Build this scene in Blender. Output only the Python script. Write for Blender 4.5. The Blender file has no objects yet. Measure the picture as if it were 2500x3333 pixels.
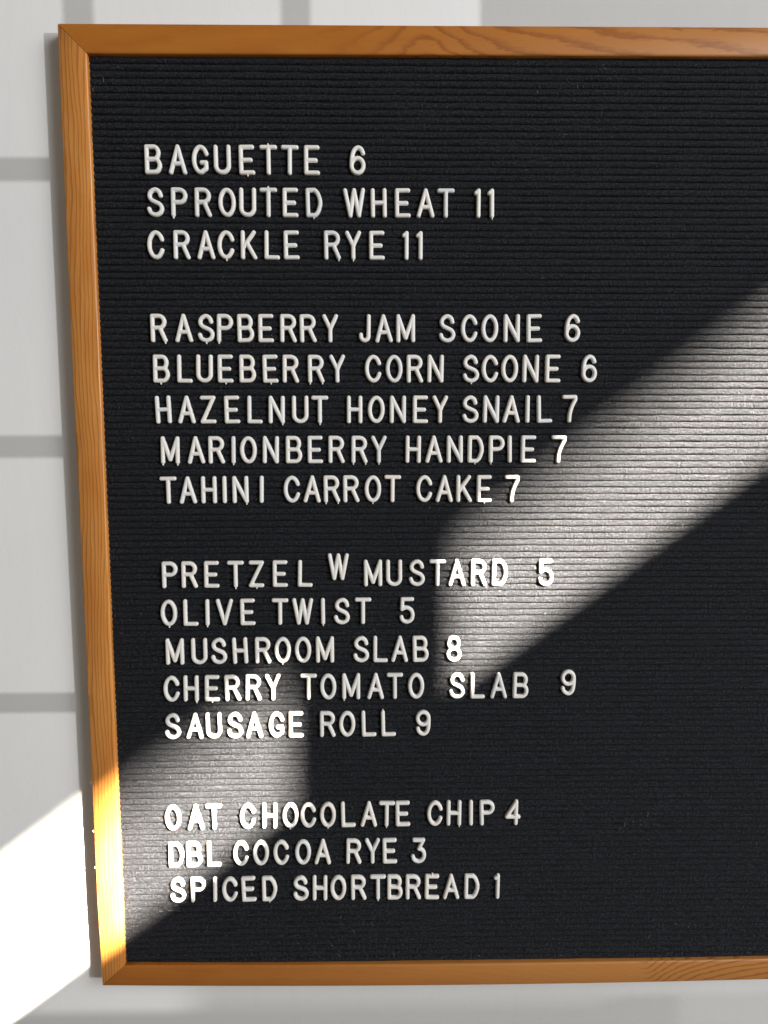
import bpy, bmesh, math, random
import numpy as np
from mathutils import Matrix, Vector

SC = bpy.context.scene
COL = SC.collection
rnd = random.Random(7)
MM = 0.001

# ------------------------------------------------------------------ camera
CAM_D = 0.74154726                      # metres from the felt to the lens
PITCH, YAW, ROLL = 0.10228606, 0.01148394, 0.00436838
def camera():
    fw = Vector((math.sin(YAW) * math.cos(PITCH), math.cos(YAW) * math.cos(PITCH), -math.sin(PITCH)))
    r = Vector((math.cos(YAW), -math.sin(YAW), 0))
    dn = fw.cross(r)
    c, s = math.cos(ROLL), math.sin(ROLL)
    r, dn = r * c + dn * s, dn * c - r * s
    m = Matrix((r, -dn, -fw)).transposed().to_4x4()
    m.translation = Vector((0, -CAM_D, 0))
    cd = bpy.data.cameras.new('camera')
    cd.sensor_fit = 'AUTO'; cd.sensor_width = 36.0
    cd.lens = 2504 / 3333 * 36.0
    cd.clip_start = 0.01; cd.clip_end = 100
    o = bpy.data.objects.new('camera', cd); o.matrix_world = m
    COL.objects.link(o); SC.camera = o
camera()

# ------------------------------------------------------------------ light
W = bpy.data.worlds.new('World'); SC.world = W; W.use_nodes = True
bg = W.node_tree.nodes['Background']
bg.inputs['Color'].default_value = (1.0, 0.90, 0.74, 1); bg.inputs['Strength'].default_value = 0.155

SUN_DIR = Vector((-1.0, 1.0, -0.75)).normalized()       # low sun through the side window
GLINT_DIR = Vector((-1.06, 1.0, -0.12)).normalized()       # level light thrown back by the building opposite
SUN_DIST, GLINT_DIST = 14.0, 5.0
SUN_AIM, GLINT_AIM = Vector((0.02, 0.0, -0.24)), Vector((0.0, 0.0, -0.12))
SUN_POS = SUN_AIM - SUN_DIR * SUN_DIST
GLINT_POS = GLINT_AIM - GLINT_DIR * GLINT_DIST
def spot(name, pos, aim, power, radius, half, color):
    d = bpy.data.lights.new(name, 'SPOT'); d.energy = power; d.shadow_soft_size = radius
    d.spot_size = 2 * half; d.spot_blend = 0.08; d.color = color
    o = bpy.data.objects.new(name, d); o.location = pos
    o.rotation_euler = (aim - pos).to_track_quat('-Z', 'Y').to_euler(); COL.objects.link(o)
spot('low_sun', SUN_POS, SUN_AIM, 345000, 0.0190, math.atan(0.72 / SUN_DIST), (1.0, 0.89, 0.72))
spot('reflected_sun', GLINT_POS, GLINT_AIM, 420, 0.003, math.atan(0.95 / GLINT_DIST), (1.0, 0.99, 0.98))
def area(name, pos, aim, power, sx, sy, color):
    d = bpy.data.lights.new(name, 'AREA'); d.shape = 'RECTANGLE'; d.size = sx; d.size_y = sy; d.energy = power; d.color = color
    o = bpy.data.objects.new(name, d); o.location = pos
    o.rotation_euler = (Vector(aim) - Vector(pos)).to_track_quat('-Z', 'Z').to_euler(); COL.objects.link(o)
area('window_daylight', (3.2, -2.75, 1.55), (0, 0, -0.1), 130, 2.0, 2.2, (0.95, 0.985, 1.0))

SC.render.engine = 'CYCLES'
SC.view_settings.view_transform = 'Standard'; SC.view_settings.look = 'None'
SC.view_settings.exposure = 0.12; SC.view_settings.gamma = 1.0; SC.view_settings.use_curve_mapping = False
SC.cycles.max_bounces = 6; SC.cycles.use_denoising = True; SC.cycles.denoising_prefilter = 'ACCURATE'; SC.cycles.use_light_tree = False; SC.cycles.sample_clamp_indirect = 4.0

# ------------------------------------------------------------------ helpers
def mesh_obj(name, verts, faces, mat, parent=None, smooth=True, label=None, cat=None, group=None, kind=None):
    me = bpy.data.meshes.new(name); me.from_pydata(verts, [], faces); me.update()
    if smooth: me.polygons.foreach_set('use_smooth', [True] * len(me.polygons))
    if mat: me.materials.append(mat)
    o = bpy.data.objects.new(name, me); COL.objects.link(o)
    tag(o, label, cat, group, kind)
    if parent: o.parent = parent
    return o
def tag(o, label=None, cat=None, group=None, kind=None):
    for k, v in (('label', label), ('category', cat), ('group', group), ('kind', kind)):
        if v: o[k] = v
def box(vs, fs, x0, x1, y0, y1, z0, z1):
    b = len(vs)
    vs += [(x, y, z) for x in (x0, x1) for y in (y0, y1) for z in (z0, z1)]
    fs += [tuple(b + i for i in f) for f in ((0, 1, 3, 2), (4, 6, 7, 5), (0, 4, 5, 1), (2, 3, 7, 6), (0, 2, 6, 4), (1, 5, 7, 3))]

class NT:
    """small helper round a node tree"""
    def __init__(s, name):
        s.m = bpy.data.materials.new(name); s.m.use_nodes = True
        s.t = s.m.node_tree; s.b = s.t.nodes['Principled BSDF']
    def n(s, typ, ins=None, **kw):
        nd = s.t.nodes.new(typ)
        for k, v in kw.items(): setattr(nd, k, v)
        for k, v in (ins or {}).items(): s.set(nd.inputs[k], v)
        return nd
    def set(s, sock, v):
        if isinstance(v, bpy.types.NodeSocket): s.t.links.new(v, sock)
        else: sock.default_value = v
    def math(s, op, a, b=0.0, c=0.0):
        nd = s.n('ShaderNodeMath', operation=op)
        for i, v in enumerate((a, b, c)): s.set(nd.inputs[i], v)
        return nd.outputs[0]
    def noise(s, vec, scale, detail=3, rough=0.5):
        nd = s.n('ShaderNodeTexNoise', {'Vector': vec, 'Scale': scale, 'Detail': detail, 'Roughness': rough}); return nd.outputs['Fac']
    def ramp(s, fac, stops):
        nd = s.n('ShaderNodeValToRGB', {'Fac': fac}); e = nd.color_ramp.elements
        while len(e) < len(stops): e.new(0.5)
        for el, (p, c) in zip(e, stops): el.position = p; el.color = c if len(c) == 4 else (*c, 1)
        return nd.outputs['Color']
    def mapping(s, vec, scale=(1, 1, 1), loc=(0, 0, 0), rot=(0, 0, 0)):
        return s.n('ShaderNodeMapping', {'Vector': vec, 'Scale': scale, 'Location': loc, 'Rotation': rot}).outputs[0]
    def mix(s, fac, a, b, blend='MIX'):
        nd = s.n('ShaderNodeMix', data_type='RGBA', blend_type=blend)
        s.set(nd.inputs[0], fac); s.set(nd.inputs[6], a); s.set(nd.inputs[7], b); return nd.outputs[2]
    def bump(s, h, strength, dist):
        return s.n('ShaderNodeBump', {'Height': h, 'Strength': strength, 'Distance': dist}).outputs[0]
    def P(s, **kw):
        for k, v in kw.items(): s.set(s.b.inputs[k.replace('_', ' ')], v)

# ------------------------------------------------------------------ materials
def mat_wall():
    t = NT('white_painted_plaster'); co = t.n('ShaderNodeTexCoord').outputs['Object']
    big = t.noise(co, 3.0, 4); fine = t.noise(co, 330.0, 3, 0.55); mid = t.noise(t.mapping(co, (60, 60, 24)), 1.0, 3)
    smear = t.noise(t.mapping(co, (38, 1, 5), rot=(0, 0.1, 0)), 1.0, 4, 0.6)
    c = t.ramp(big, [(0.3, (0.735, 0.736, 0.745)), (0.7, (0.795, 0.794, 0.798))])
    c = t.mix(t.ramp(smear, [(0.60, (0, 0, 0)), (0.80, (0.35, 0.35, 0.35))]), c, (0.67, 0.672, 0.68, 1))
    h = t.math('ADD', t.math('MULTIPLY', fine, 0.5), t.math('MULTIPLY', mid, 1.0))
    t.P(Base_Color=c, Roughness=0.62, Normal=t.bump(h, 0.17, 0.0012)); return t.m
def mat_wood(name, style):
    t = NT(name); uv = t.n('ShaderNodeUVMap', uv_map='grain').outputs[0]      # u along, v across, in metres
    sp = t.n('ShaderNodeSeparateXYZ', {0: uv}); u, v = sp.outputs[0], sp.outputs[1]
    pores = t.noise(t.mapping(uv, (70, 1500, 1)), 1.0, 3, 0.6)
    figure = t.noise(t.mapping(uv, (14, 60, 1)), 1.0, 3)
    base_l, base_m, base_d = (0.41, 0.140, 0.014), (0.35, 0.108, 0.009), (0.20, 0.052, 0.006)
    if style == 'straight':
        base_l, base_m, base_d = (0.64, 0.270, 0.062), (0.54, 0.200, 0.036), (0.24, 0.070, 0.010)
        w = t.math('ADD', t.math('MULTIPLY', v, 265.0), t.math('MULTIPLY', u, 3.6))
        w = t.math('ADD', w, t.math('MULTIPLY', t.noise(t.mapping(uv, (6, 34, 1)), 1.0, 2), 4.6))
        w = t.math('ADD', w, t.math('MULTIPLY', t.noise(t.mapping(uv, (45, 130, 1)), 1.0, 2), 0.5))
        s = t.math('FRACT', w)
        line = t.ramp(s, [(0.0, (0, 0, 0)), (0.55, (0.15, 0.15, 0.15)), (0.86, (0.85, 0.85, 0.85)), (1.0, (0, 0, 0))])
        amount = t.ramp(t.noise(t.mapping(uv, (9, 90, 1)), 1.0, 3), [(0.3, (0.6, 0.6, 0.6)), (0.7, (0.95, 0.95, 0.95))])
    else:
        if style == 'plain': base_l, base_m, base_d = (0.36, 0.122, 0.014), (0.30, 0.092, 0.009), (0.17, 0.046, 0.005)  # bottom rail: its heavier shade is put into darker base colours
        if style == 'cathedral': u0, a, k, s0, off = 0.318, 0.0125, 62.0, 0.0150, 0.35
        else: u0, a, k, s0, off = 0.545, 0.0090, 160.0, 0.013, 0.1
        du = t.math('DIVIDE', t.math('SUBTRACT', u, u0), s0)
        bow = t.math('MULTIPLY', t.math('LOGARITHM', t.math('ADD', t.math('MULTIPLY', du, du), 1.0), math.e), a)
        w = t.math('MULTIPLY', t.math('SUBTRACT', v, bow), k)
        w = t.math('ADD', w, t.math('MULTIPLY', t.noise(t.mapping(uv, (12, 60, 1)), 1.0, 3), 1.3))
        w = t.math('ADD', w, t.math('MULTIPLY', t.noise(t.mapping(uv, (110, 600, 1)), 1.0, 3), 0.45))
        s = t.math('FRACT', t.math('ADD', w, off + 20.0))
        line = t.ramp(s, [(0.0, (0.0, 0.0, 0.0)), (0.55, (0.05, 0.05, 0.05)), (0.84, (0.9, 0.9, 0.9)), (0.90, (0.8, 0.8, 0.8)), (1.0, (0, 0, 0))])
        lo = 0.22 if style == 'cathedral' else 0.54
        amount = t.ramp(u, [(lo, (0.08, 0.08, 0.08)), (lo + (0.10 if style == 'cathedral' else 0.012), (0.72, 0.72, 0.72))])
    f = t.mix(1.0, line, amount, 'MULTIPLY')
    col = t.mix(t.ramp(figure, [(0.3, (0, 0, 0)), (0.7, (1, 1, 1))]), (*base_l, 1), (*base_m, 1))
    if style != 'straight':                    # the colour runs from redder to paler along the rail
        col = t.mix(t.ramp(t.math('ADD', u, t.math('MULTIPLY', v, 0.6)), [(0.26, (0, 0, 0)), (0.62, (0.8, 0.8, 0.8))]), col, (0.44, 0.185, 0.048, 1))
    col = t.mix(f, col, (*base_d, 1))
    col = t.mix(t.ramp(pores, [(0.56, (0, 0, 0)), (0.74, (0.30, 0.30, 0.30))]), col, (*base_d, 1))
    t.P(Base_Color=col, Roughness=0.42, Coat_Weight=0.18, Coat_Roughness=0.22, Normal=t.bump(t.math('ADD', pores, s), 0.06, 0.0004)); return t.m
def mat_felt():
    t = NT('black_felt'); co = t.n('ShaderNodeTexCoord').outputs['Object']
    f1 = t.noise(t.mapping(co, (470, 470, 470)), 1.0, 3, 0.8)
    f2 = t.noise(t.mapping(co, (1100, 1100, 700), loc=(4, 2, 1)), 1.0, 2, 0.6)
    f3 = t.noise(t.mapping(co, (14, 14, 40)), 1.0, 3)
    c = t.ramp(f1, [(0.39, (0.0025, 0.0030, 0.0050)), (0.50, (0.0080, 0.0093, 0.0142)), (0.61, (0.0375, 0.041, 0.051))])
    c = t.mix(t.ramp(f3, [(0.35, (0, 0, 0)), (0.75, (0.2, 0.2, 0.2))]), c, (0.0112, 0.0130, 0.0185, 1))
    h = t.math('ADD', t.math('MULTIPLY', f1, 1.0), t.math('MULTIPLY', f2, 0.5))
    t.P(Base_Color=c, Roughness=0.95, Specular_IOR_Level=0.10, Sheen_Weight=0.05, Sheen_Roughness=0.6, Normal=t.bump(h, 1.0, 0.0060)); return t.m
def mat_letter():
    t = NT('ivory_plastic'); oi = t.n('ShaderNodeObjectInfo').outputs['Random']; co = t.n('ShaderNodeTexCoord').outputs['Object']
    c = t.ramp(oi, [(0.0, (0.66, 0.66, 0.665)), (0.15, (0.745, 0.72, 0.695)), (0.5, (0.775, 0.745, 0.71)), (0.8, (0.74, 0.73, 0.725)), (1.0, (0.78, 0.74, 0.69))])
    sh = t.n('ShaderNodeCombineXYZ', {0: t.math('MULTIPLY', oi, 37.0), 1: t.math('MULTIPLY', oi, 91.0), 2: oi}).outputs[0]
    va = t.n('ShaderNodeVectorMath', operation='ADD'); t.set(va.inputs[0], t.mapping(co, (180, 180, 180))); t.set(va.inputs[1], sh)
    g = t.noise(va.outputs[0], 1.0, 4, 0.6)
    c = t.mix(t.ramp(g, [(0.62, (0, 0, 0)), (0.85, (0.25, 0.25, 0.25))]), c, (0.50, 0.48, 0.45, 1))
    t.P(Base_Color=c, Roughness=0.5, Specular_IOR_Level=0.35, Subsurface_Weight=0.08, Subsurface_Scale=0.0015); return t.m
def mat_plain(name, col, rough=0.6):
    t = NT(name); co = t.n('ShaderNodeTexCoord').outputs['Object']
    n = t.noise(co, 60.0, 3)
    t.P(Base_Color=t.mix(t.ramp(n, [(0.3, (0, 0, 0)), (0.7, (1, 1, 1))]), (*[c * 0.9 for c in col], 1), (*col, 1)), Roughness=rough); return t.m
M_WALL, M_FELT, M_LETTER = mat_wall(), mat_felt(), mat_letter()
M_WOOD = {s: mat_wood('oak_' + s, s) for s in ('straight', 'cathedral', 'plain')}
M_WHITE = mat_plain('white_gloss_paint', (0.75, 0.75, 0.74))

# ------------------------------------------------------------------ the wall and what shades it
WALL_Y = 0.013
def wall():
    n = 24
    xs = np.linspace(-2.2, 2.0, n); zs = np.linspace(-1.6, 1.6, n)
    v = [(x, WALL_Y, z) for z in zs for x in xs]
    f = [(j * n + i, j * n + i + 1, (j + 1) * n + i + 1, (j + 1) * n + i) for j in range(n - 1) for i in range(n - 1)]
    mesh_obj('wall', v, f, M_WALL, kind='structure')
wall()

def through(lamp, px, pz, py, axis, val):
    """where the ray from lamp to the wall point crosses the plane axis = val"""
    p = Vector((px, py, pz)); k = (val - lamp[axis]) / (p[axis] - lamp[axis]); return lamp + (p - lamp) * k

def sun_gobo():
    """unseen gobo for the low sun: lower slab and mullion, upper slab further out"""
    X, XU, T = 4.2, 6.0, 0.003
    low = lambda x: (0.745 * x * 1000 - 309.0) * MM
    up = lambda x: (0.755 * x * 1000 - 175.0) * MM
    xa, xb = -0.75, 0.95
    def slab(v, f, plane, line, dz):
        a, b = (through(SUN_POS, x, line(x), 0.0, 0, plane) for x in (xa, xb))
        k = len(v)
        for x in (plane, plane + T):
            for q in (a, b): v.extend([(x, q.y, q.z), (x, q.y, q.z + dz)])
        f.extend([tuple(k + i for i in g) for g in ((0, 2, 3, 1), (4, 5, 7, 6), (0, 4, 6, 2), (1, 3, 7, 5), (0, 1, 5, 4), (2, 6, 7, 3))])
    v, f = [], []
    slab(v, f, X, low, -0.75); slab(v, f, XU, up, 0.75)  # slabs added out of view to cut the sun into bands, upper edge softer
    q = lambda x, z: through(SUN_POS, x, z, 0.0, 0, X)
    a, b = q(-0.097, -0.29), q(0.068, -0.18)
    box(v, f, X + 0.004, X + 0.006, min(a.y, b.y), max(a.y, b.y), a.z - 0.5, b.z + 0.7)
    mesh_obj('sun_window_gobo', v, f, M_WALL, smooth=False, kind='structure')
sun_gobo()

def glint_gobo():
    Y = -1.5; T = 0.001; S = 1.0013
    q = lambda x, z: through(GLINT_POS, x * S * MM, z * S * MM, WALL_Y, 1, Y)
    v, f = [], []
    def bar(x0, x1, z0, z1, k):
        a, b = q(x0, z0), q(x1, z1); box(v, f, a.x, b.x, Y - T - k, Y + k, a.z, b.z)
    for z0, z1 in ((236.4, 258), (-22.3, -0.8), (-278.2, -257.8)): bar(-620, -301.5, z0, z1, 0.0)  # unseen muntin bars, cut short so their shadows stay off the board
    bar(-278.5, -260.5, 371.5, 480, 0.002); bar(-78.6, -61, 371.5, 480, 0.002); bar(107, 620, 371.5, 480, 0.003)
    mesh_obj('window_bar_gobo', v, f, M_WHITE, smooth=False, kind='structure')
glint_gobo()
def add_shadow_slab():
    Y = -2.4; S = 1.0013; v, f = [], []
    q = lambda x, z: through(GLINT_POS, x * S * MM, z * S * MM, WALL_Y, 1, Y)
    for x0, x1, z1, k in ((-420, 262, -604, 0.0), (262, 312, -594, 0.002)):  # unseen slabs added to cast a shadow on the wall below the board
        a, b = q(x0, -900), q(x1, z1); box(v, f, a.x, b.x, Y - 0.02 - k, Y + k, a.z, b.z)
    mesh_obj('shadow_slab', v, f, M_WHITE, smooth=False, kind='structure')
add_shadow_slab()
def add_slats():
    Y = -2.95; S = 1.0013; v, f = [], []
    q = lambda x, z: through(GLINT_POS, x * S * MM, z * S * MM, WALL_Y, 1, Y)
    z = -580.0
    while z > -720:  # unseen slats added to weaken the level light low on the wall
        a, b = q(-190, z - 5.2), q(760, z); box(v, f, a.x, b.x, Y - 0.0006, Y, a.z, b.z); z -= 8.0
    mesh_obj('dimming_slats', v, f, M_WHITE, smooth=False, kind='structure')
add_slats()

# ------------------------------------------------------------------ the letter board
BOARD = bpy.data.objects.new('letter_board', None); COL.objects.link(BOARD)
BOARD.location = (0.18, WALL_Y, -0.563)
tag(BOARD, 'black grooved felt letter board in a honey oak frame on the white wall', 'letter board')
XL_OUT, XL_IN, XR_IN, XR_OUT = -283.6, -258.2, 640.0, 666.0
top_out = lambda x: 368.0 - 2.4 * (x + 284) / 640
top_in = lambda x: 342.4 - 2.0 * (x + 258) / 620
bot_out = lambda x: -565.6 + 4.6 * ((x - 120) / 404) ** 2
bot_in = lambda x: -542.2 + 3.2 * ((x - 120) / 404) ** 2
PROFILE = [(0.0, 11.5), (0.0, -3.9), (0.012, -4.6), (0.04, -5.0), (0.90, -5.0), (0.955, -4.75), (0.988, -4.1), (1.0, -3.0), (1.0, 3.0)]
def rail(outer, inner, n, style, voff):
    """outer, inner: lists of n points (x, z) in mm along the rail"""
    v, f, uv = [], [], []
    k = len(PROFILE); acc = 0.0; org = np.array((BOARD.location.x, BOARD.location.y, BOARD.location.z))
    lens = []
    for i in range(n):
        o, a = np.array(outer[i]), np.array(inner[i])
        if i: acc += float(np.linalg.norm((o + a) / 2 - last)) * MM
        last = (o + a) / 2
        for w, y in PROFILE:
            p = o + (a - o) * w
            v.append(tuple(np.array((p[0] * MM, y * MM, p[1] * MM)) - org))
            lens.append((acc, w * 0.026 + (0.004 if w == 1.0 else 0) + voff))
    for i in range(n - 1):
        for j in range(k - 1):
            f.append((i * k + j, (i + 1) * k + j, (i + 1) * k + j + 1, i * k + j + 1))
    f.append(tuple(range(k))); f.append(tuple(reversed([(n - 1) * k + j for j in range(k)])))
    o = mesh_obj('frame_rail', v, f, M_WOOD[style], BOARD, smooth=False)
    me = o.data; ul = me.uv_layers.new(name='grain')
    for lp in me.loops: ul.data[lp.index].uv = lens[lp.vertex_index]
    bm = bmesh.new(); bm.from_mesh(me); bmesh.ops.recalc_face_normals(bm, faces=bm.faces)
    for e in bm.edges: e.smooth = e.calc_face_angle(0) < 0.9
    for p in bm.faces: p.smooth = True
    bm.to_mesh(me); bm.free()
    return o
G_ = 0.22                                      # hairline left open at each mitre, mm
def rails():
    n = 60
    lerp = lambda a, b, s: a + (b - a) * s
    S = [i / (n - 1) for i in range(n)]
    rail([(lerp(XL_OUT + G_, XR_OUT - G_, s), top_out(lerp(XL_OUT, XR_OUT, s))) for s in S],
         [(lerp(XL_IN + G_, XR_IN - G_, s), top_in(lerp(XL_IN, XR_IN, s))) for s in S], n, 'cathedral', 0.0)
    bow = lambda s: 1.1 * math.sin(s * math.pi * 2.0)
    L = rail([(XL_OUT - bow(s) * 0.4 + 2.0 * max(0, s - .9) * 10 * 0.9, lerp(top_out(XL_OUT) - G_, bot_out(XL_OUT) + G_, s)) for s in S],
             [(XL_IN, lerp(top_in(XL_IN) - G_, bot_in(XL_IN) + G_, s)) for s in S], n, 'straight', 0.10)
    xo = XL_OUT + 1.8
    rail([(lerp(xo + G_, XR_OUT - G_, s), bot_out(lerp(xo, XR_OUT, s))) for s in S],
         [(lerp(XL_IN + G_, XR_IN - G_, s), bot_in(lerp(XL_IN, XR_IN, s))) for s in S], n, 'plain', 0.3)
    rail([(XR_OUT, lerp(top_out(XR_OUT) - G_, bot_out(XR_OUT) + G_, s)) for s in S],
         [(XR_IN, lerp(top_in(XR_IN) - G_, bot_in(XR_IN) + G_, s)) for s in S], n, 'straight', 0.2)
    return L
LEFT_RAIL = rails()

GC = (-117.356, -0.137, -380.212, -0.721, 1.358, -0.406, -0.674, -0.08, -1.051)
def groove_z(x, g):
    """height in mm of groove number g at x mm: the felt sags a little, so the grooves are not quite parallel"""
    u, h = x / 300.0, (g - 56.0) / 60.0
    c = GC
    return c[0] + c[1] * u + c[2] * h + c[3] * u * u + c[4] * u * h + c[5] * h * h + c[6] * u * u * h + c[7] * u * h * h + c[8] * h ** 3
def smooth_noise(rs, n, m, cx, cz):
    """n x m smooth random field from a coarse lattice"""
    a = rs.standard_normal((n // cz + 3, m // cx + 3))
    zi = np.arange(n) / cz; xi = np.arange(m) / cx
    z0 = zi.astype(int); x0 = xi.astype(int); fz = (zi - z0)[:, None]; fx = (xi - x0)[None]
    fz = fz * fz * (3 - 2 * fz); fx = fx * fx * (3 - 2 * fx)
    A = a[z0][:, x0]; B = a[z0][:, x0 + 1]; C = a[z0 + 1][:, x0]; D = a[z0 + 1][:, x0 + 1]
    return (A * (1 - fx) + B * fx) * (1 - fz) + (C * (1 - fx) + D * fx) * fz
def felt():
    rs = np.random.RandomState(3)
    T = np.array([0.0, 0.045, 0.09, 0.16, 0.28, 0.42, 0.56, 0.70, 0.83, 0.91, 0.955])
    Yp = np.array([2.9, 2.2, 1.3, 0.85, 0.46, 0.15, 0.0, 0.10, 0.44, 0.95, 2.1])
    g0, g1 = -17, 132
    gs = np.concatenate([k + T for k in range(g0, g1)]); yp = np.tile(Yp, g1 - g0)
    xs = np.arange(-262, 646, 3.6); n, m = len(gs), len(xs)
    X = np.tile(xs, (n, 1)); Gm = np.tile(gs[:, None], (1, m))
    per = smooth_noise(rs, g1 - g0, m, 2, 1); per = np.repeat(per, len(T), 0)          # each slot wanders a little
    per2 = smooth_noise(rs, g1 - g0, m, 5, 1); per2 = np.repeat(per2, len(T), 0)
    Z = groove_z(X, Gm) + 1.3 + 0.09 * per + 0.07 * per2
    depth = 1.0 + 0.2 * np.repeat(smooth_noise(rs, g1 - g0, m, 6, 1), len(T), 0)
    Y = yp[:, None] * np.clip(depth, 0.5, 1.6) + 0.07 * smooth_noise(rs, n, m, 2, 6) + 0.05 * rs.standard_normal((n, m))
    Z = np.clip(Z, -548.0, 346.0)
    P = np.stack([X, Y, Z], -1).reshape(-1, 3) * MM - np.array(BOARD.location)
    i = np.arange(n - 1)[:, None] * m + np.arange(m - 1)[None]
    F = np.stack([i, i + m, i + m + 1, i + 1], -1).reshape(-1, 4)
    me = bpy.data.meshes.new('felt_panel')
    me.vertices.add(len(P)); me.vertices.foreach_set('co', P.ravel())
    me.loops.add(F.size); me.loops.foreach_set('vertex_index', F.ravel().astype(np.int32))
    me.polygons.add(len(F)); me.polygons.foreach_set('loop_start', (np.arange(len(F)) * 4).astype(np.int32))
    me.polygons.foreach_set('use_smooth', np.ones(len(F), bool))
    me.update(calc_edges=True); me.validate()
    me.materials.append(M_FELT)
    o = bpy.data.objects.new('felt_panel', me); COL.objects.link(o); o.parent = BOARD
felt()
def back_panel():
    v, f = [], []; bx, by, bz = BOARD.location
    box(v, f, -0.2600 - bx, 0.6430 - bx, 0.0070 - by, 0.0100 - by, -0.5450 - bz, 0.3445 - bz)
    mesh_obj('back_panel', v, f, mat_plain('grey_board', (0.12, 0.11, 0.10)), BOARD, smooth=False)
back_panel()

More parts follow.
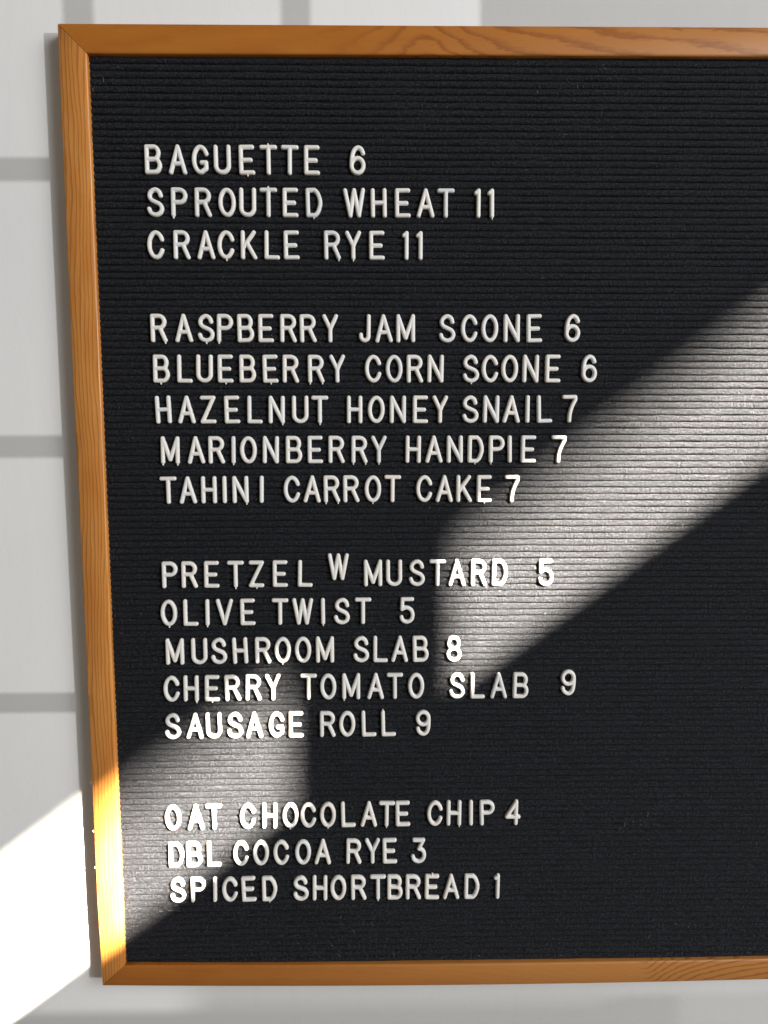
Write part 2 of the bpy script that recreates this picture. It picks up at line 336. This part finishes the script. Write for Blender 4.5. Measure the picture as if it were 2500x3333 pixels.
# ------------------------------------------------------------------ letters: strokes -> moulded plastic
RS = 1.95                                    # half a stroke, mm
B_, T_ = 1.95, 24.45
def ell(cx, cy, rx, ry, a0, a1, n=26):
    return [(cx + rx * math.cos(math.radians(a0 + (a1 - a0) * i / n)), cy + ry * math.sin(math.radians(a0 + (a1 - a0) * i / n))) for i in range(n + 1)]
def spl(pts, n=6):
    out = []; P = [pts[0]] + list(pts) + [pts[-1]]
    for i in range(1, len(P) - 2):
        p0, p1, p2, p3 = (np.array(P[i + k], float) for k in (-1, 0, 1, 2))
        for k in range(n):
            t = k / n
            out.append(tuple(0.5 * (2 * p1 + (p2 - p0) * t + (2 * p0 - 5 * p1 + 4 * p2 - p3) * t * t + (3 * p1 - p0 - 3 * p2 + p3) * t ** 3)))
    return out + [tuple(pts[-1])]
GLY = {
 'A': [[(-6.4, B_), (0, T_), (6.4, B_)], [(-4.1, 9.6), (4.1, 9.6)]],
 'B': [[(-5.9, B_), (-5.9, T_), (1.0, T_)] + ell(1.0, 18.9, 3.9, 5.4, 90, -90) + [(-5.9, 13.5)], [(1.0, 13.5)] + ell(1.2, 7.8, 4.7, 5.7, 90, -90) + [(-5.9, B_)]],
 'C': [ell(0, 13.2, 6.2, 11.1, 26, 334, 44)],
 'D': [[(-5.7, B_), (-5.7, T_), (0.9, T_)] + spl([(0.9, T_), (3.6, 21.6), (5.5, 16.2), (5.8, 13.2), (5.5, 10.2), (3.6, 4.8), (0.9, B_)]) + [(-5.7, B_)]],
 'E': [[(5.2, T_), (-5.3, T_), (-5.3, B_), (5.5, B_)], [(-5.3, 13.0), (3.5, 13.0)]],
 'G': [ell(0, 13.2, 6.1, 11.1, 28, 262, 36) + [(0.6, 2.2), (4.9, 5.2), (4.9, 10.6), (1.0, 10.6)]],
 'H': [[(-5.5, B_), (-5.5, T_)], [(5.5, B_), (5.5, T_)], [(-5.5, 13.3), (5.5, 13.3)]],
 'I': [[(0, B_), (0, T_)]],
 'J': [[(3.6, T_), (3.6, 6.2)] + ell(0, 6.2, 3.6, 4.1, 0, -180, 16) + [(-3.6, 7.3)]],
 'K': [[(-5.6, B_), (-5.6, T_)], [(4.7, T_), (-5.2, 10.4)], [(-1.4, 14.6), (5.7, B_)]],
 'L': [[(-5.2, T_), (-5.2, B_), (5.4, B_)]],
 'M': [[(-7.0, B_), (-7.0, T_), (0, 4.4), (7.0, T_), (7.0, B_)]],
 'N': [[(-5.8, B_), (-5.8, T_), (5.8, B_), (5.8, T_)]],
 'O': [ell(0, 13.2, 6.1, 11.1, 0, 360, 52)],
 'P': [[(-5.7, B_), (-5.7, T_), (0.4, T_)] + ell(0.4, 18.8, 5.2, 5.5, 90, -90) + [(-5.7, 13.3)]],
 'R': [[(-5.8, B_), (-5.8, T_), (0.4, T_)] + ell(0.4, 18.9, 5.0, 5.4, 90, -90) + [(-5.8, 13.5)], [(1.0, 13.5), (5.9, B_)]],
 'S': [spl([(5.0, 19.1), (3.7, 22.6), (0.2, T_), (-3.8, 22.5), (-5.2, 18.9), (-3.8, 15.6), (0, 13.4), (4.1, 11.2), (5.9, 7.7), (4.6, 3.9), (0.3, B_), (-4.2, 3.6), (-5.9, 7.1)])],
 'T': [[(-6.2, T_), (6.2, T_)], [(0, T_), (0, B_)]],
 'U': [[(-5.9, T_), (-5.9, 8.0)] + ell(0, 8.0, 5.9, 5.9, 180, 360, 20) + [(5.9, T_)]],
 'V': [[(-6.4, T_), (0, B_), (6.4, T_)]],
 'W': [[(-8.3, T_), (-4.0, B_), (0, T_), (4.0, B_), (8.3, T_)]],
 'Y': [[(-5.6, T_), (0, 12.6), (5.6, T_)], [(0, 12.6), (0, B_)]],
 'Z': [[(-5.4, T_), (5.5, T_), (-5.5, B_), (5.7, B_)]],
 '1': [[(1.0, B_), (1.0, T_), (-1.4, 22.3)]],
 '3': [[(-4.6, T_), (4.6, T_), (0.3, 15.4)] + spl([(0.3, 15.4), (3.9, 13.9), (5.8, 9.4), (4.6, 4.4), (0.2, B_), (-4.2, 3.6), (-5.7, 7.0)])],
 '4': [[(3.4, B_), (3.4, T_), (-5.9, 8.7), (6.1, 8.7)]],
 '5': [[(5.2, T_), (-4.3, T_), (-4.8, 14.6)] + spl([(-4.8, 14.6), (-0.6, 16.2), (3.9, 14.0), (5.6, 9.2), (4.3, 4.2), (0, B_), (-4.2, 3.6), (-5.5, 6.8)])],
 '6': [spl([(5.0, 19.7), (3.4, 23.0), (0.2, T_), (-3.3, 22.0), (-5.1, 16.4), (-5.5, 9.4)]) + ell(0, 8.6, 5.5, 6.5, 180, 540, 36)],
 '7': [[(-5.4, T_), (5.3, T_), (5.3, 21.6)] + spl([(5.3, 21.6), (2.2, 15.4), (0.2, 8.4), (-0.3, B_)])],
 '8': [ell(0, 18.9, 4.9, 5.4, 0, 360, 36), ell(0, 7.8, 5.6, 5.7, 0, 360, 36)],
 '9': [ell(0, 18.0, 5.5, 6.3, 0, 360, 36), spl([(5.5, 18.0), (5.4, 10.6), (4.1, 4.6), (0.4, B_), (-3.7, 3.9), (-5.2, 7.4)])],
}
H_LET = 2.8
def glyph_mesh(ch, nubs):
    segs = []
    for st in GLY[ch]:
        for a, b in zip(st[:-1], st[1:]): segs.append((a, b, RS))
    for x, end in nubs:                       # the little moulding tabs left on some letters
        if end == 'b': segs.append(((x, 1.0), (x, -1.0), 0.62))
        else: segs.append(((x, 25.4), (x, 27.3), 0.62))
    st = 0.4
    allx = [p[0] for s in segs for p in s[:2]]; ally = [p[1] for s in segs for p in s[:2]]
    xs = np.arange(min(allx) - 2.8, max(allx) + 2.8 + st, st); ys = np.arange(min(ally) - 2.8, max(ally) + 2.8 + st, st)
    def field(px, py):
        q = np.full(px.shape, 9.0); rr = np.full(px.shape, RS)
        for a, b, r in segs:
            ax, ay = a; dx, dy = b[0] - ax, b[1] - ay; L2 = dx * dx + dy * dy + 1e-9
            t = np.clip(((px - ax) * dx + (py - ay) * dy) / L2, 0, 1)
            d = np.hypot(px - ax - t * dx, py - ay - t * dy) - r
            q = np.minimum(q, d)
        return q                              # signed distance to the outline
    PX, PY = np.meshgrid(xs, ys)
    Q = field(PX, PY)
    n, m = Q.shape
    inside = Q < 0
    cell = inside[:-1, :-1] | inside[1:, :-1] | inside[:-1, 1:] | inside[1:, 1:]
    used = np.zeros_like(inside); used[:-1, :-1] |= cell; used[1:, :-1] |= cell; used[:-1, 1:] |= cell; used[1:, 1:] |= cell
    snap = used & (Q > -0.14)                 # pull the rim onto the outline
    for _ in range(3):
        e = 0.02
        q = field(PX, PY); gx = (field(PX + e, PY) - field(PX - e, PY)) / (2 * e); gy = (field(PX, PY + e) - field(PX, PY - e)) / (2 * e)
        gl = np.maximum(gx * gx + gy * gy, 0.2)
        PX = np.where(snap, PX - q * gx / gl, PX); PY = np.where(snap, PY - q * gy / gl, PY)
    q = np.clip(-field(PX, PY), 0, RS) / RS
    Hh = 0.9 + (H_LET - 0.9) * np.clip(1 - (1 - q) ** 3.2, 0, 1) ** 0.55
    idx = -np.ones(Q.shape, int); idx[used] = np.arange(used.sum())
    V = [(x * MM, -h * MM, y * MM) for x, y, h in zip(PX[used], PY[used], Hh[used])]
    F = [(idx[j, i], idx[j, i + 1], idx[j + 1, i + 1], idx[j + 1, i]) for j, i in zip(*np.nonzero(cell))]
    # side walls: find rim edges (used by one face) and drop them into the felt
    cnt = {}
    for fc in F:
        for a, b in zip(fc, fc[1:] + fc[:1]): cnt[(a, b)] = cnt.get((a, b), 0) + 1
    rim = [(a, b) for (a, b) in cnt if (b, a) not in cnt]
    low = {}
    for a, b in rim:
        for k in (a, b):
            if k not in low: low[k] = len(V); x, y, z = V[k]; V.append((x, 0.0006, z))
    F += [(b, a, low[a], low[b]) for a, b in rim]
    me = bpy.data.meshes.new('letter'); me.from_pydata(V, [], [tuple(int(k) for k in fc) for fc in F]); me.update()
    me.polygons.foreach_set('use_smooth', [True] * len(me.polygons)); me.materials.append(M_LETTER)
    return me
ROWS = [
    ('BAGUETTE 6', 0, [(-202.8, 238.5), (-180.4, 238.4), (-159.2, 238.3), (-139.3, 238.2), (-116.7, 238.1), (-96.8, 238.0), (-77.4, 237.9), (-56.9, 237.8), (-14.8, 237.6)]),
    ('SPROUTED WHEAT 11', 6, [(-202.2, 200.5), (-180.1, 200.4), (-158.1, 200.3), (-135.6, 200.2), (-117.0, 200.2), (-97.7, 200.1), (-77.4, 200.0), (-55.1, 199.9), (-17.6, 199.7), (4.9, 199.6), (27.1, 199.5), (48.3, 199.4), (67.2, 199.3), (96.6, 199.2), (109.4, 199.1)]),
    ('CRACKLE RYE 11', 12, [(-202.9, 162.1), (-179.0, 162.1), (-156.4, 162.0), (-138.0, 162.0), (-116.7, 161.9), (-95.2, 161.8), (-76.8, 161.7), (-38.7, 161.6), (-19.2, 161.4), (2.8, 161.3), (29.5, 161.1), (42.7, 161.0)]),
    ('RASPBERRY JAM SCONE 6', 24, [(-202.9, 86.1), (-179.3, 86.0), (-158.5, 85.8), (-140.9, 85.8), (-121.2, 85.7), (-102.3, 85.6), (-81.2, 85.5), (-62.3, 85.4), (-41.6, 85.3), (-9.2, 85.2), (9.2, 85.1), (29.7, 85.1), (68.9, 85.0), (90.2, 84.9), (109.2, 84.9), (130.1, 84.9), (151.7, 84.8), (187.6, 84.8)]),
    ('BLUEBERRY CORN SCONE 6', 30, [(-201.9, 48.3), (-179.9, 48.2), (-161.3, 48.2), (-141.4, 48.1), (-120.3, 48.0), (-98.6, 47.9), (-79.6, 47.8), (-55.4, 47.7), (-35.3, 47.7), (-0.9, 47.6), (18.8, 47.5), (38.4, 47.4), (57.8, 47.4), (91.9, 47.3), (110.3, 47.2), (128.6, 47.2), (148.4, 47.1), (169.7, 47.1), (204.8, 47.0)]),
    ('HAZELNUT HONEY SNAIL 7', 36, [(-200.8, 9.9), (-179.1, 9.8), (-158.7, 9.7), (-135.8, 9.6), (-114.5, 9.5), (-93.7, 9.4), (-71.1, 9.4), (-52.4, 9.3), (-19.3, 9.2), (1.2, 9.2), (22.0, 9.1), (43.5, 9.1), (62.4, 9.1), (91.6, 9.1), (111.1, 9.0), (130.5, 9.0), (146.2, 9.0), (162.7, 9.0), (186.7, 9.1)]),
    ('MARIONBERRY HANDPIE 7', 42, [(-196.1, -28.6), (-171.1, -28.6), (-151.7, -28.6), (-135.7, -28.6), (-121.0, -28.7), (-100.1, -28.7), (-77.7, -28.7), (-57.3, -28.7), (-37.0, -28.7), (-15.0, -28.8), (3.7, -28.8), (36.5, -28.9), (56.7, -28.9), (76.8, -29.0), (96.7, -29.0), (117.1, -29.1), (129.8, -29.1), (147.5, -29.2), (176.5, -29.3)]),
    ('TAHINI CARROT CAKE 7', 48, [(-198.9, -67.1), (-180.0, -67.0), (-160.0, -66.9), (-145.0, -66.8), (-129.7, -66.8), (-109.6, -66.7), (-79.9, -66.7), (-61.0, -66.6), (-41.7, -66.6), (-23.0, -66.6), (-2.3, -66.7), (16.6, -66.7), (47.4, -66.8), (66.7, -66.9), (85.9, -67.0), (105.4, -67.1), (132.2, -67.3)]),
    ('PRETZEL W MUSTARD 5', 61, [(-200.2, -149.6), (-181.2, -149.5), (-159.8, -149.4), (-136.4, -149.3), (-116.4, -149.2), (-93.2, -149.1), (-69.0, -149.1), (-36.4, -142.7), (-2.5, -149.1), (18.1, -149.1), (40.3, -149.1), (60.3, -149.2), (79.4, -149.2), (100.7, -149.3), (121.0, -149.4), (166.7, -149.7)]),
    ('OLIVE TWIST 5', 67, [(-202.2, -187.2), (-181.2, -187.1), (-164.9, -187.1), (-148.1, -187.0), (-125.4, -186.9), (-93.9, -186.8), (-71.7, -186.8), (-51.7, -186.7), (-33.6, -186.7), (-12.6, -186.6), (30.6, -186.5)]),
    ('MUSHROOM SLAB 8', 73, [(-197.8, -226.1), (-173.8, -225.9), (-154.5, -225.7), (-133.3, -225.6), (-111.2, -225.4), (-92.0, -225.3), (-71.7, -225.2), (-50.3, -225.2), (-14.8, -225.1), (4.2, -225.1), (23.1, -225.1), (44.3, -225.1), (76.7, -225.1)]),
    ('CHERRY TOMATO SLAB 9', 79, [(-202.0, -263.7), (-183.1, -263.5), (-162.4, -263.4), (-141.6, -263.2), (-121.7, -263.0), (-101.9, -262.9), (-67.0, -262.8), (-47.3, -262.7), (-24.9, -262.6), (-0.8, -262.6), (18.5, -262.6), (39.5, -262.6), (80.0, -262.7), (100.5, -262.8), (121.5, -262.9), (143.2, -263.0), (190.4, -260.4)]),
    ('SAUSAGE ROLL 9', 85, [(-202.2, -301.9), (-180.7, -301.8), (-161.5, -301.6), (-140.8, -301.5), (-121.5, -301.4), (-99.1, -301.3), (-80.1, -301.2), (-48.6, -301.1), (-29.2, -301.0), (-7.4, -300.9), (12.1, -300.8), (46.4, -300.7)]),
    ('OAT CHOCOLATE CHIP 4', 100, [(-204.9, -397.1), (-182.1, -396.8), (-163.7, -396.6), (-130.1, -396.2), (-108.2, -396.0), (-87.3, -395.8), (-68.8, -395.7), (-49.4, -395.5), (-28.8, -395.4), (-8.3, -395.3), (9.6, -395.2), (26.2, -395.1), (58.4, -395.1), (77.6, -395.0), (95.0, -395.0), (111.8, -395.0), (136.9, -395.0)]),
    ('DBL COCOA RYE 3', 106, [(-203.1, -436.3), (-184.9, -436.0), (-164.9, -435.8), (-137.7, -435.4), (-117.8, -435.2), (-96.7, -435.0), (-75.2, -434.8), (-55.3, -434.7), (-23.9, -434.6), (-4.7, -434.5), (12.9, -434.5), (41.8, -434.6)]),
    ('SPICED SHORTBREAD 1', 112, [(-202.4, -474.1), (-181.9, -473.9), (-165.2, -473.8), (-149.6, -473.8), (-130.4, -473.7), (-109.6, -473.6), (-77.6, -473.5), (-58.6, -473.5), (-39.8, -473.4), (-19.0, -473.4), (0.6, -473.4), (17.8, -473.4), (36.6, -473.5), (55.5, -473.5), (75.2, -473.6), (96.2, -473.6), (121.6, -473.7)]),
]
NUBS = {(0, 4): [(0.6, 'b')], (0, 5): [(0, 't')], (1, 5): [(0, 't')], (1, 7): [(-0.5, 'b')], (1, 14): [(1.0, 'b')], (1, 1): [(-5.7, 'b')],
 (2, 3): [(0.6, 'b')], (2, 7): [(5.9, 'b')], (2, 8): [(0, 'b')], (3, 0): [(5.9, 'b')], (3, 3): [(-5.7, 'b')], (3, 2): [(0.2, 'b')],
 (4, 0): [(-0.6, 'b')], (4, 3): [(0.4, 'b')], (4, 5): [(0.3, 'b')], (4, 7): [(-5.8, 'b'), (5.9, 'b')], (4, 13): [(0.2, 'b')],
 (5, 7): [(0, 'b')], (5, 5): [(5.8, 'b')], (6, 0): [(-7, 'b'), (7, 'b')], (6, 3): [(0, 'b')], (6, 9): [(-5.8, 'b'), (5.9, 'b')], (6, 10): [(0, 'b')],
 (6, 14): [(-0.6, 'b')], (6, 15): [(-5.7, 'b')], (7, 4): [(5.8, 'b')], (7, 8): [(-5.8, 'b'), (5.9, 'b')], (7, 10): [(0, 'b')], (7, 15): [(0.2, 'b')],
 (8, 3): [(0, 'b')], (8, 4): [(0.5, 'b')], (9, 0): [(0, 'b')], (9, 2): [(0, 'b')], (9, 7): [(0, 'b')], (10, 5): [(0, 'b')], (11, 1): [(5.5, 'b')], (11, 2): [(0.4, 'b')],
 (11, 8): [(-7, 'b')], (12, 10): [(-5.2, 't')], (13, 5): [(0, 'b')], (13, 7): [(0, 'b')], (13, 10): [(0, 'b')], (13, 13): [(5.5, 'b')],
 (15, 13): [(0, 't')], (15, 10): [(0, 'b')], (15, 5): [(0, 'b')]}
ORD = ['first', 'second', 'third', 'fourth']
def place_letters():
    cache = {}
    allw = [w for t, g, p in ROWS for w in t.split(' ')]
    for ri, (text, g, pts) in enumerate(ROWS):
        k = 0; words = text.split(' '); first2 = ' '.join(words[:2])
        for wi, w in enumerate(words):
            num = w.isdigit()
            for ci, ch in enumerate(w):
                x, zb = pts[k]; nb = tuple(NUBS.get((ri, k), ()))
                key = (ch, nb)
                if key not in cache: cache[key] = glyph_mesh(ch, nb)
                name = 'price_digit' if num else 'letter'
                o = bpy.data.objects.new(name, cache[key]); COL.objects.link(o)
                o.location = (x * MM, -0.0001, zb * MM)
                o.rotation_euler = (0, math.radians(rnd.gauss(0, 0.75)), 0)
                total = w.count(ch); nth = w[:ci + 1].count(ch)
                if num:
                    which = f'digit {ch}, the price' if len(w) == 1 else f'digit {ch}, {ORD[ci]} digit of the price'
                    lab = f'white plastic {which} after {" ".join(words[:-1])}'
                elif len(w) == 1:
                    lab = 'small raised white plastic W between PRETZEL and MUSTARD'
                else:
                    which = f'{ORD[nth - 1]} {ch}' if total > 1 else f'letter {ch}'
                    where = w if allw.count(w) == 1 else f'{w} on the {first2} line'
                    lab = f'white plastic {which} in the word {where}'
                tag(o, lab, 'digit' if num else 'letter', 'white plastic digits of the prices' if num else 'white plastic letters pushed into the felt')
                k += 1
place_letters()

# ------------------------------------------------------------------ small things: lint on the felt, plaster crumbs on the frame
def hair(v, f, pts, r):
    b = len(v)
    for i, (x, y, z) in enumerate(pts):
        for a in range(4): v.append((x + r * math.cos(a * math.pi / 2), y, z + r * math.sin(a * math.pi / 2) ) if i in (0,) else (x + r * (1 if a in (0, 1) else -1) * 0.7, y + r * (0.7 if a in (1, 2) else -0.7), z))
    for i in range(len(pts) - 1):
        for a in range(4): f.append((b + i * 4 + a, b + i * 4 + (a + 1) % 4, b + i * 4 + 4 + (a + 1) % 4, b + i * 4 + 4 + a))
def lint():
    v, f = [], []
    def strand(x, z, L, r):
        a = rnd.uniform(0, 6.28); da = rnd.gauss(0, 0.35); pts = []
        for i in range(6):
            pts.append((x * MM, -(0.25 + 0.25 * math.sin(i)) * MM, z * MM)); x += math.cos(a) * L / 5; z += math.sin(a) * L / 5; a += da
        hair(v, f, pts, r * MM)
    for _ in range(230):
        strand(rnd.uniform(-250, 420), rnd.uniform(-535, 335), rnd.uniform(0.6, 3.0), rnd.uniform(0.05, 0.11))
    for cx, cz, s, n in ((-245, 322, 12, 9), (-30, -505, 22, 14), (262, -395, 12, 12), (190, 300, 60, 16), (80, -530, 120, 22), (-215, -335, 8, 4), (-60, -375, 20, 6), (350, -520, 60, 16)):
        for _ in range(n): strand(rnd.gauss(cx, s), max(-536, min(336, rnd.gauss(cz, s * 0.45))), rnd.uniform(0.8, 4.5), rnd.uniform(0.07, 0.12))
    for x, z, w in ((-222, -484.0, 3.5), (-213, -483.6, 4.5), (-204, -483.9, 3.0)):
        hair(v, f, [((x + w * k / 4) * MM, -0.3 * MM, (z + rnd.gauss(0, 0.08)) * MM) for k in range(5)], 0.16 * MM)
    mesh_obj('lint', v, f, mat_plain('grey_lint', (0.36, 0.36, 0.36)), label='pale specks and hairs of lint on the black felt', cat='lint', kind='stuff')
lint()
def crumbs():
    bx, by, bz = BOARD.location
    for x, z, r in ((-284.4, -312, 0.5), (-284.3, -345, 0.8), (-284.0, -396, 0.9), (-283.8, -434, 1.0), (-281.9, -521, 0.7), (-283.2, -405, 0.6)):
        bm = bmesh.new(); bmesh.ops.create_icosphere(bm, subdivisions=2, radius=r * MM)
        for q in bm.verts:
            q.co *= rnd.uniform(0.65, 1.25); q.co.z *= 1.7
        me = bpy.data.meshes.new('plaster_crumb'); bm.to_mesh(me); bm.free(); me.materials.append(M_WHITE)
        o = bpy.data.objects.new('plaster_crumb', me); COL.objects.link(o); o.parent = LEFT_RAIL
        o.location = (x * MM - bx, -0.0030 - by, z * MM - bz)
crumbs()
